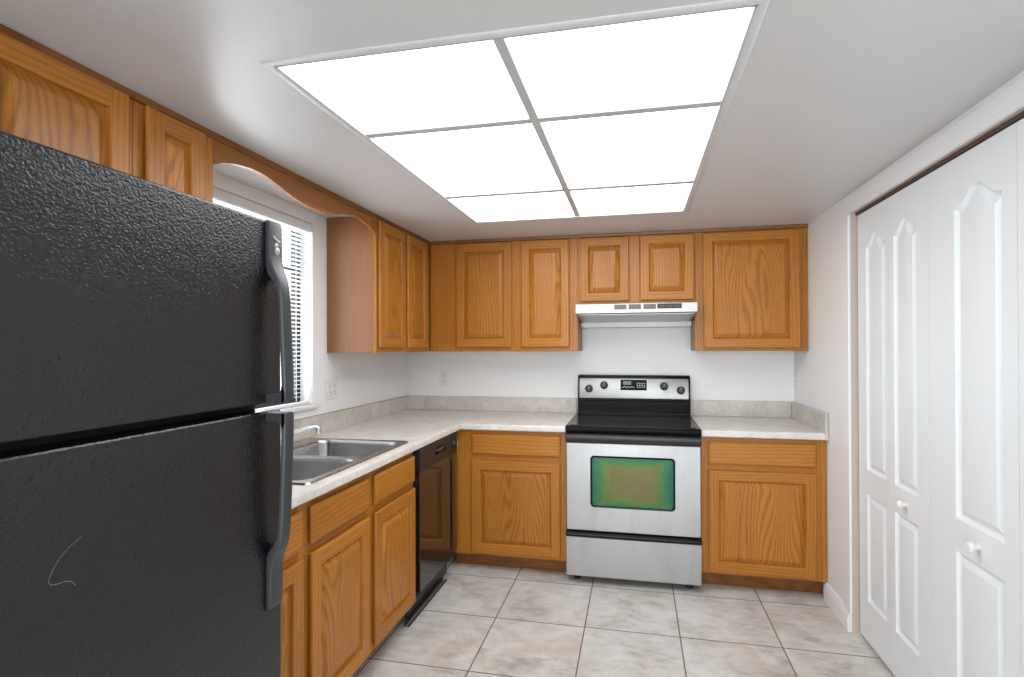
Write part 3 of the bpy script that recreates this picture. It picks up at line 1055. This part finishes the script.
# panel face slopes from (-.094,1.026) to (-.070,1.176)
ang = math.atan2(0.024, 0.150)
pn = MB()
pw, ph = hw - 0.017, 0.0685
def rr2(a, c, r, y, n=5):
    pts = []
    for sx_, sz_, a0 in ((1, 1, 0), (-1, 1, 90), (-1, -1, 180), (1, -1, 270)):
        for k in range(n + 1):
            q = R(a0 + 90 * k / n)
            pts.append((sx_ * (a - r) + r * math.cos(q), y, sz_ * (c - r) + r * math.sin(q)))
    return pts
pn.loops([rr2(pw, ph, 0.008, 0.0), rr2(pw, ph, 0.008, -0.003), rr2(pw - .002, ph - .002, 0.007, -0.0045)])
pan = pn.build('control_panel', M['steelpanel'], st, smooth=True, loc=(0.005, -0.0826, 1.0985), rot=(-ang, 0, 0))
box('display', M['blackgloss'], -0.084, 0.092, -0.0075, -0.0046, -0.012, 0.060, pan, 0.002)
dsp = [o for o in pan.children if o.name.startswith('display')][0]
box('screen', M['lcd'], -0.066, -0.012, -0.0083, -0.0076, 0.026, 0.050, dsp)
for i in range(7):
    x = -0.070 + i * 0.0118
    box('key', M['dialgrey'], x, x + 0.007, -0.0082, -0.0076, 0.004 + 0.004 * (i % 2), 0.012 + 0.004 * (i % 2), dsp)
for r_ in range(3):
    for c2 in range(4):
        x = 0.026 + c2 * 0.0150
        z = 0.006 + r_ * 0.013
        box('key', M['dialgrey'], x, x + 0.009, -0.0082, -0.0076, z, z + 0.007, dsp)
for x, z in ((-0.300, -0.004), (-0.196, 0.022), (0.206, 0.018), (0.315, -0.008)):
    b = MB()
    b.lathe([(0.027, -0.0047), (0.027, -0.008), (0.022, -0.011), (0.020, -0.028), (0.017, -0.031), (0.0005, -0.032)], (x, 0, z), 'y', 28)
    k = b.build('knob', M['blackplastic'], pan, smooth=True)
    box('pointer', M['dialgrey'], x - 0.0016, x + 0.0016, -0.0335, -0.0322, z + 0.002, z + 0.018, k)
b = MB()
for x, z in ((-0.300, -0.004), (-0.196, 0.022), (0.206, 0.018), (0.315, -0.008)):
    for k in range(7):
        a = R(-40 + k * 43.3)
        b.box(x + 0.034 * math.cos(a) - .0012, x + 0.034 * math.cos(a) + .0012, -0.0050, -0.0046, z + 0.034 * math.sin(a) - .0018, z + 0.034 * math.sin(a) + .0018)
b.build('dial_markings', M['dialgrey'], pan)
# oven door
b = MB()
dz0, dz1 = 0.312, 0.826
wx0, wx1, wz0, wz1 = -0.238, 0.241, 0.452, 0.753
bm = b.bm
yF = -0.680
od = thing  # noqa
def door_rect(i, y, r):
    a, c0, c1 = hw - .003 - i, dz0 + i, dz1 - i
    pts = []
    for sx_, z_, s2, a0 in ((1, c1, 1, 0), (-1, c1, 1, 90), (-1, c0, -1, 180), (1, c0, -1, 270)):
        for k in range(6):
            q = R(a0 + 18 * k)
            pts.append((sx_ * (a - r) + r * math.cos(q), y, z_ - s2 * r + r * math.sin(q)))
    return pts
def win_rect(i, y, r):
    pts = []
    x0, x1, z0, z1 = wx0 + i, wx1 - i, wz0 + i, wz1 - i
    for xx, zz, a0 in ((x1 - r, z1 - r, 0), (x0 + r, z1 - r, 90), (x0 + r, z0 + r, 180), (x1 - r, z0 + r, 270)):
        for k in range(6):
            q = R(a0 + 18 * k)
            pts.append((xx + r * math.cos(q), y, zz + r * math.sin(q)))
    return pts
r1 = b.loops([door_rect(0, -0.634, 0.006), door_rect(0, yF + 0.006, 0.006), door_rect(0.0015, yF + 0.002, 0.006), door_rect(0.005, yF, 0.006)], cap0=True, cap1=False)[-1]
r2 = b.loops([win_rect(0, yF, 0.022), win_rect(0.002, yF + 0.004, 0.022)], cap0=False, cap1=False)[0]
ed = [bm.edges.get((r1[i], r1[(i + 1) % 24])) for i in range(24)] + [bm.edges.get((r2[i], r2[(i + 1) % 24])) for i in range(24)]
bmesh.ops.triangle_fill(bm, use_beauty=True, edges=ed)
odoor = b.build('oven_door', M['steel'], st)
b = MB()
b.loops([win_rect(0.0005, yF + .012, 0.022), win_rect(0.0005, yF - .001, 0.022), win_rect(0.003, yF - .0025, 0.020), win_rect(0.010, yF - .0015, 0.016), win_rect(0.012, yF + .003, 0.015)], cap0=False, cap1=False)
b.build('window_frame', M['blackgloss'], odoor, smooth=True)
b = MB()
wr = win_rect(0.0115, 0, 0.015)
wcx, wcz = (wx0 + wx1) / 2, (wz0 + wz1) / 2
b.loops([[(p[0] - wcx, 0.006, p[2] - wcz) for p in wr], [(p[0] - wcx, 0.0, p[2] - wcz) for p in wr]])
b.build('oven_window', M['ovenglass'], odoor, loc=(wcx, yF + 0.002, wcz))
# full-width black handle at the door top
b = MB()
b.prism([(-0.634, 0.829), (-0.678, 0.829), (-0.690, 0.834), (-0.703, 0.842), (-0.708, 0.856), (-0.704, 0.872), (-0.692, 0.880), (-0.676, 0.882), (-0.634, 0.882)], 'x', -hw + .002, hw - .002)
b.build('oven_handle', M['blackplastic'], odoor, 0.003)
# storage drawer
b = MB()
b.prism([(-0.634, 0.044), (-0.676, 0.044), (-0.680, 0.049), (-0.680, 0.272), (-0.676, 0.277), (-0.634, 0.277)], 'x', -hw + .003, hw - .003)
drw = b.build('storage_drawer', M['steel'], st, 0.002)
b = MB()
b.prism([(-0.634, 0.278), (-0.682, 0.278), (-0.694, 0.282), (-0.699, 0.290), (-0.697, 0.299), (-0.688, 0.304), (-0.634, 0.309)], 'x', -hw + .001, hw - .001)
b.build('drawer_handle', M['blackgloss'], drw, 0.002)

# ------------------------------------------------------------------ range hood
hx0, hx1 = 1.342, 2.077
hd = thing('range_hood', 'slim stainless under-cabinet range hood above the stove', 'range hood', ((hx0 + hx1) / 2, 0, 0))
a = (hx1 - hx0) / 2
b = MB()
b.prism([(-0.003, 1.655), (-0.452, 1.655), (-0.455, 1.652), (-0.455, 1.596), (-0.450, 1.592), (-0.440, 1.594), (-0.120, 1.556), (-0.110, 1.553), (-0.104, 1.520), (-0.003, 1.518)], 'x', -a, a)
shell = b.build('hood_shell', M['hood'], hd, 0.0015)
# underside: sloping grey filter and white rear lip
b = MB()
def slope(y):
    return 1.594 + (y + 0.440) * (1.556 - 1.594) / 0.320
b.prism([(-0.425, slope(-0.425) - 0.001), (-0.135, slope(-0.135) - 0.001), (-0.135, slope(-0.135) - 0.006), (-0.425, slope(-0.425) - 0.006)], 'x', -a + 0.012, a - 0.014)
b.build('grease_filter', M['filter'], hd, 0.001)
b = MB()
b.prism([(-0.1195, 1.5525), (-0.1125, 1.5200), (-0.1060, 1.5200), (-0.1125, 1.5525)], 'x', -a + 0.016, a - 0.016)
b.build('rear_lip', M['lens'], hd)
for x0 in (0.0, 0.0885, 0.178):
    xs = 1.581 - (hx0 + hx1) / 2 + x0
    b = MB()
    b.box(xs, xs + 0.077, -0.4563, -0.4552, 1.616, 1.648, 0)
    for k in range(6):
        z = 1.6185 + k * 0.0050
        b.box(xs + 0.003, xs + 0.074, -0.4572, -0.4564, z, z + 0.0018, 1)
    b.build('vent_grille', [M['vent'], M['slot']], shell)
xs = 1.842 - (hx0 + hx1) / 2
sw = box('switch_plate', M['blackplastic'], xs, xs + 0.144, -0.4575, -0.4552, 1.618, 1.649, shell, 0.001)
for k in range(3):
    box('rocker_switch', M['kick'], xs + 0.012 + k * 0.045, xs + 0.043 + k * 0.045, -0.4615, -0.4577, 1.626, 1.641, sw, 0.0015)

# ------------------------------------------------------------------ refrigerator (faces +x)
fy0, fy1 = -3.415, -2.660
fr = thing('refrigerator', 'black top-freezer refrigerator with pebbled doors and black handles', 'refrigerator', (0, 0, 0))
box('cabinet_body', M['fridge'], 0.04, 0.812, fy0 + 0.004, fy1 - 0.004, 0.030, 1.664, fr, 0.006)
box('door_gasket', M['blackmatte'], 0.8125, 0.819, fy0 + 0.012, fy1 - 0.012, 0.10, 1.655, fr)
box('base_grille', M['blackplastic'], 0.76, 0.82, fy0 + 0.01, fy1 - 0.01, 0.012, 0.090, fr, 0.003)


def fdoor(name, z0, z1):
    b = MB()
    b.box(0.8195, 0.882, fy0, fy1, z0, z1)
    return b.build(name, M['fridge'], fr, 0.007, 4)


fz = fdoor('freezer_door', 1.2605, 1.684)
fd = fdoor('fridge_door', 0.098, 1.2425)


def fhandle(parent, secs, foot):
    """strap lying on the door that flares out into a standing grip, closed by a foot"""
    b = MB()
    rings = []
    for z, xb, xf, ya, yb in secs:
        k = min(0.005, (xf - xb) * 0.45)
        rings.append([(xb, ya, z), (xf - k, ya, z), (xf - k * 0.3, ya + k * 0.3, z), (xf, ya + k, z), (xf, yb - k, z), (xf - k * 0.3, yb - k * 0.3, z), (xf - k, yb, z), (xb, yb, z)])
    b.loops(rings)
    b.prism(foot, 'y', secs[-1][3], secs[-1][4])
    return b.build('handle', M['handle'], parent, smooth=True)


HX = 0.8825
up_secs = [(1.683, HX, HX + .004, -2.714, -2.674), (1.680, HX, HX + .010, -2.716, -2.672), (1.670, HX, HX + .0125, -2.716, -2.672), (1.610, HX, HX + .013, -2.716, -2.672),
           (1.590, HX + .000, HX + .0150, -2.716, -2.673), (1.572, HX + .001, HX + .0205, -2.716, -2.675), (1.558, HX + .006, HX + .028, -2.716, -2.678),
           (1.545, HX + .017, HX + .035, -2.716, -2.681), (1.528, HX + .027, HX + .040, -2.716, -2.683), (1.500, HX + .032, HX + .043, -2.716, -2.683),
           (1.400, HX + .037, HX + .0475, -2.716, -2.683), (1.320, HX + .040, HX + .0505, -2.716, -2.683), (1.275, HX + .041, HX + .0515, -2.716, -2.683), (1.2635, HX + .041, HX + .049, -2.716, -2.683)]
foot = [(HX, 1.2635), (HX + .046, 1.2635), (HX + .049, 1.268), (HX + .049, 1.285), (HX + .041, 1.305), (HX + .038, 1.290), (HX + .030, 1.283), (HX, 1.281)]
h1 = fhandle(fz, up_secs, foot)
zm = 1.2515                                  # the fridge door handle mirrors it, with a longer grip


def mz(z):
    z2 = 2 * zm - z
    return z2 if z < 1.32 else zm - (z - zm) * (zm - 0.785) / (1.683 - zm)


h2 = fhandle(fd, [(mz(q[0]),) + q[1:] for q in up_secs], [(p[0], 2 * zm - p[1]) for p in foot])
# small raised emblem on the upper strap
b = MB()
b.prism([(-2.708, 1.655), (-2.695, 1.648), (-2.684, 1.646), (-2.684, 1.640), (-2.696, 1.641), (-2.708, 1.650)], 'x', 0.8956, 0.8974)
b.lathe([(0.0085, 0.0), (0.0085, 0.0018), (0.006, 0.0024), (0.0005, 0.0024)], (0.8954, -2.694, 1.6195), 'x', 18)
b.lathe([(0.0060, 0.0), (0.0060, 0.0018), (0.004, 0.0024), (0.0005, 0.0024)], (0.8954, -2.697, 1.6320), 'x', 18)
em = b.build('emblem', M['emblem'], h1, smooth=True)
em.location.z = -0.006
# curved scratch on the lower door
b = MB()
arc = [(-3.128, 1.101), (-3.146, 1.092), (-3.160, 1.080), (-3.170, 1.066), (-3.175, 1.052), (-3.172, 1.046), (-3.164, 1.044), (-3.152, 1.043), (-3.144, 1.040), (-3.137, 1.031)]
for p, q in zip(arc, arc[1:]):
    d = Vector((0, q[0] - p[0], q[1] - p[1]))
    nrm = Vector((0, -d.z, d.y)).normalized() * 0.0005
    vs = [b.bm.verts.new((0.8823, y + sgn * nrm.y, z + sgn * nrm.z)) for (y, z), sgn in ((p, 1), (p, -1), (q, -1), (q, 1))]
    b.bm.faces.new(vs)
b.build('scratch', M['scratch'], fd)

# ------------------------------------------------------------------ outlets and switch
def outlet(label, loc, rot, gangs):
    t_ = thing('wall_outlet', label, 'outlet', loc, rot)
    W = 0.070 + 0.046 * (gangs - 1)
    b = MB()
    rect = lambda i, y: [(-W / 2 + i, y, -.058 + i), (W / 2 - i, y, -.058 + i), (W / 2 - i, y, .058 - i), (-W / 2 + i, y, .058 - i)]
    b.loops([rect(0, -.0006), rect(0, -.003), rect(.004, -.006)])
    b.build('cover_plate', M['plastic'], t_, smooth=True)
    for g in range(gangs):
        gx = (g - (gangs - 1) / 2) * 0.046
        for z in (-0.020, 0.020):
            b = MB()
            b.lathe([(0.0165, -0.0058), (0.0165, -0.0085), (0.015, -0.0095), (0.0005, -0.0095)], (gx, 0, z), 'y', 24)
            s = b.build('receptacle', M['plastic'], t_, smooth=True)
            b = MB()
            b.box(gx - .0075, gx - .0052, -0.0100, -0.0096, z + .0005, z + .0085).box(gx + .0052, gx + .0075, -0.0100, -0.0096, z + .0005, z + .0085)
            b.box(gx - .0025, gx + .0025, -0.0100, -0.0096, z - .0095, z - .0050)
            b.build('slots', M['slot'], s)
    return t_


outlet('single wall outlet low on the back wall, near the corner', (0.296, 0, 1.156), 0, 1)
outlet('double-gang wall outlet beside the window over the counter', (0, -1.038, 1.150), R(90), 2)
sw = thing('light_switch', 'white light switch plate on the closet wall above the counter', 'switch', (XR, -0.075, 1.172), R(-90))
b = MB()
rect = lambda i, y: [(-.035 + i, y, -.058 + i), (.035 - i, y, -.058 + i), (.035 - i, y, .058 - i), (-.035 + i, y, .058 - i)]
b.loops([rect(0, -.0006), rect(0, -.003), rect(.004, -.006)])
b.build('cover_plate', M['plastic'], sw, smooth=True)
b = MB()
b.prism([(-0.0062, -0.010), (-0.015, 0.006), (-0.013, 0.010), (-0.0062, 0.010)], 'x', -0.005, 0.005)
b.build('toggle', M['plastic'], sw)
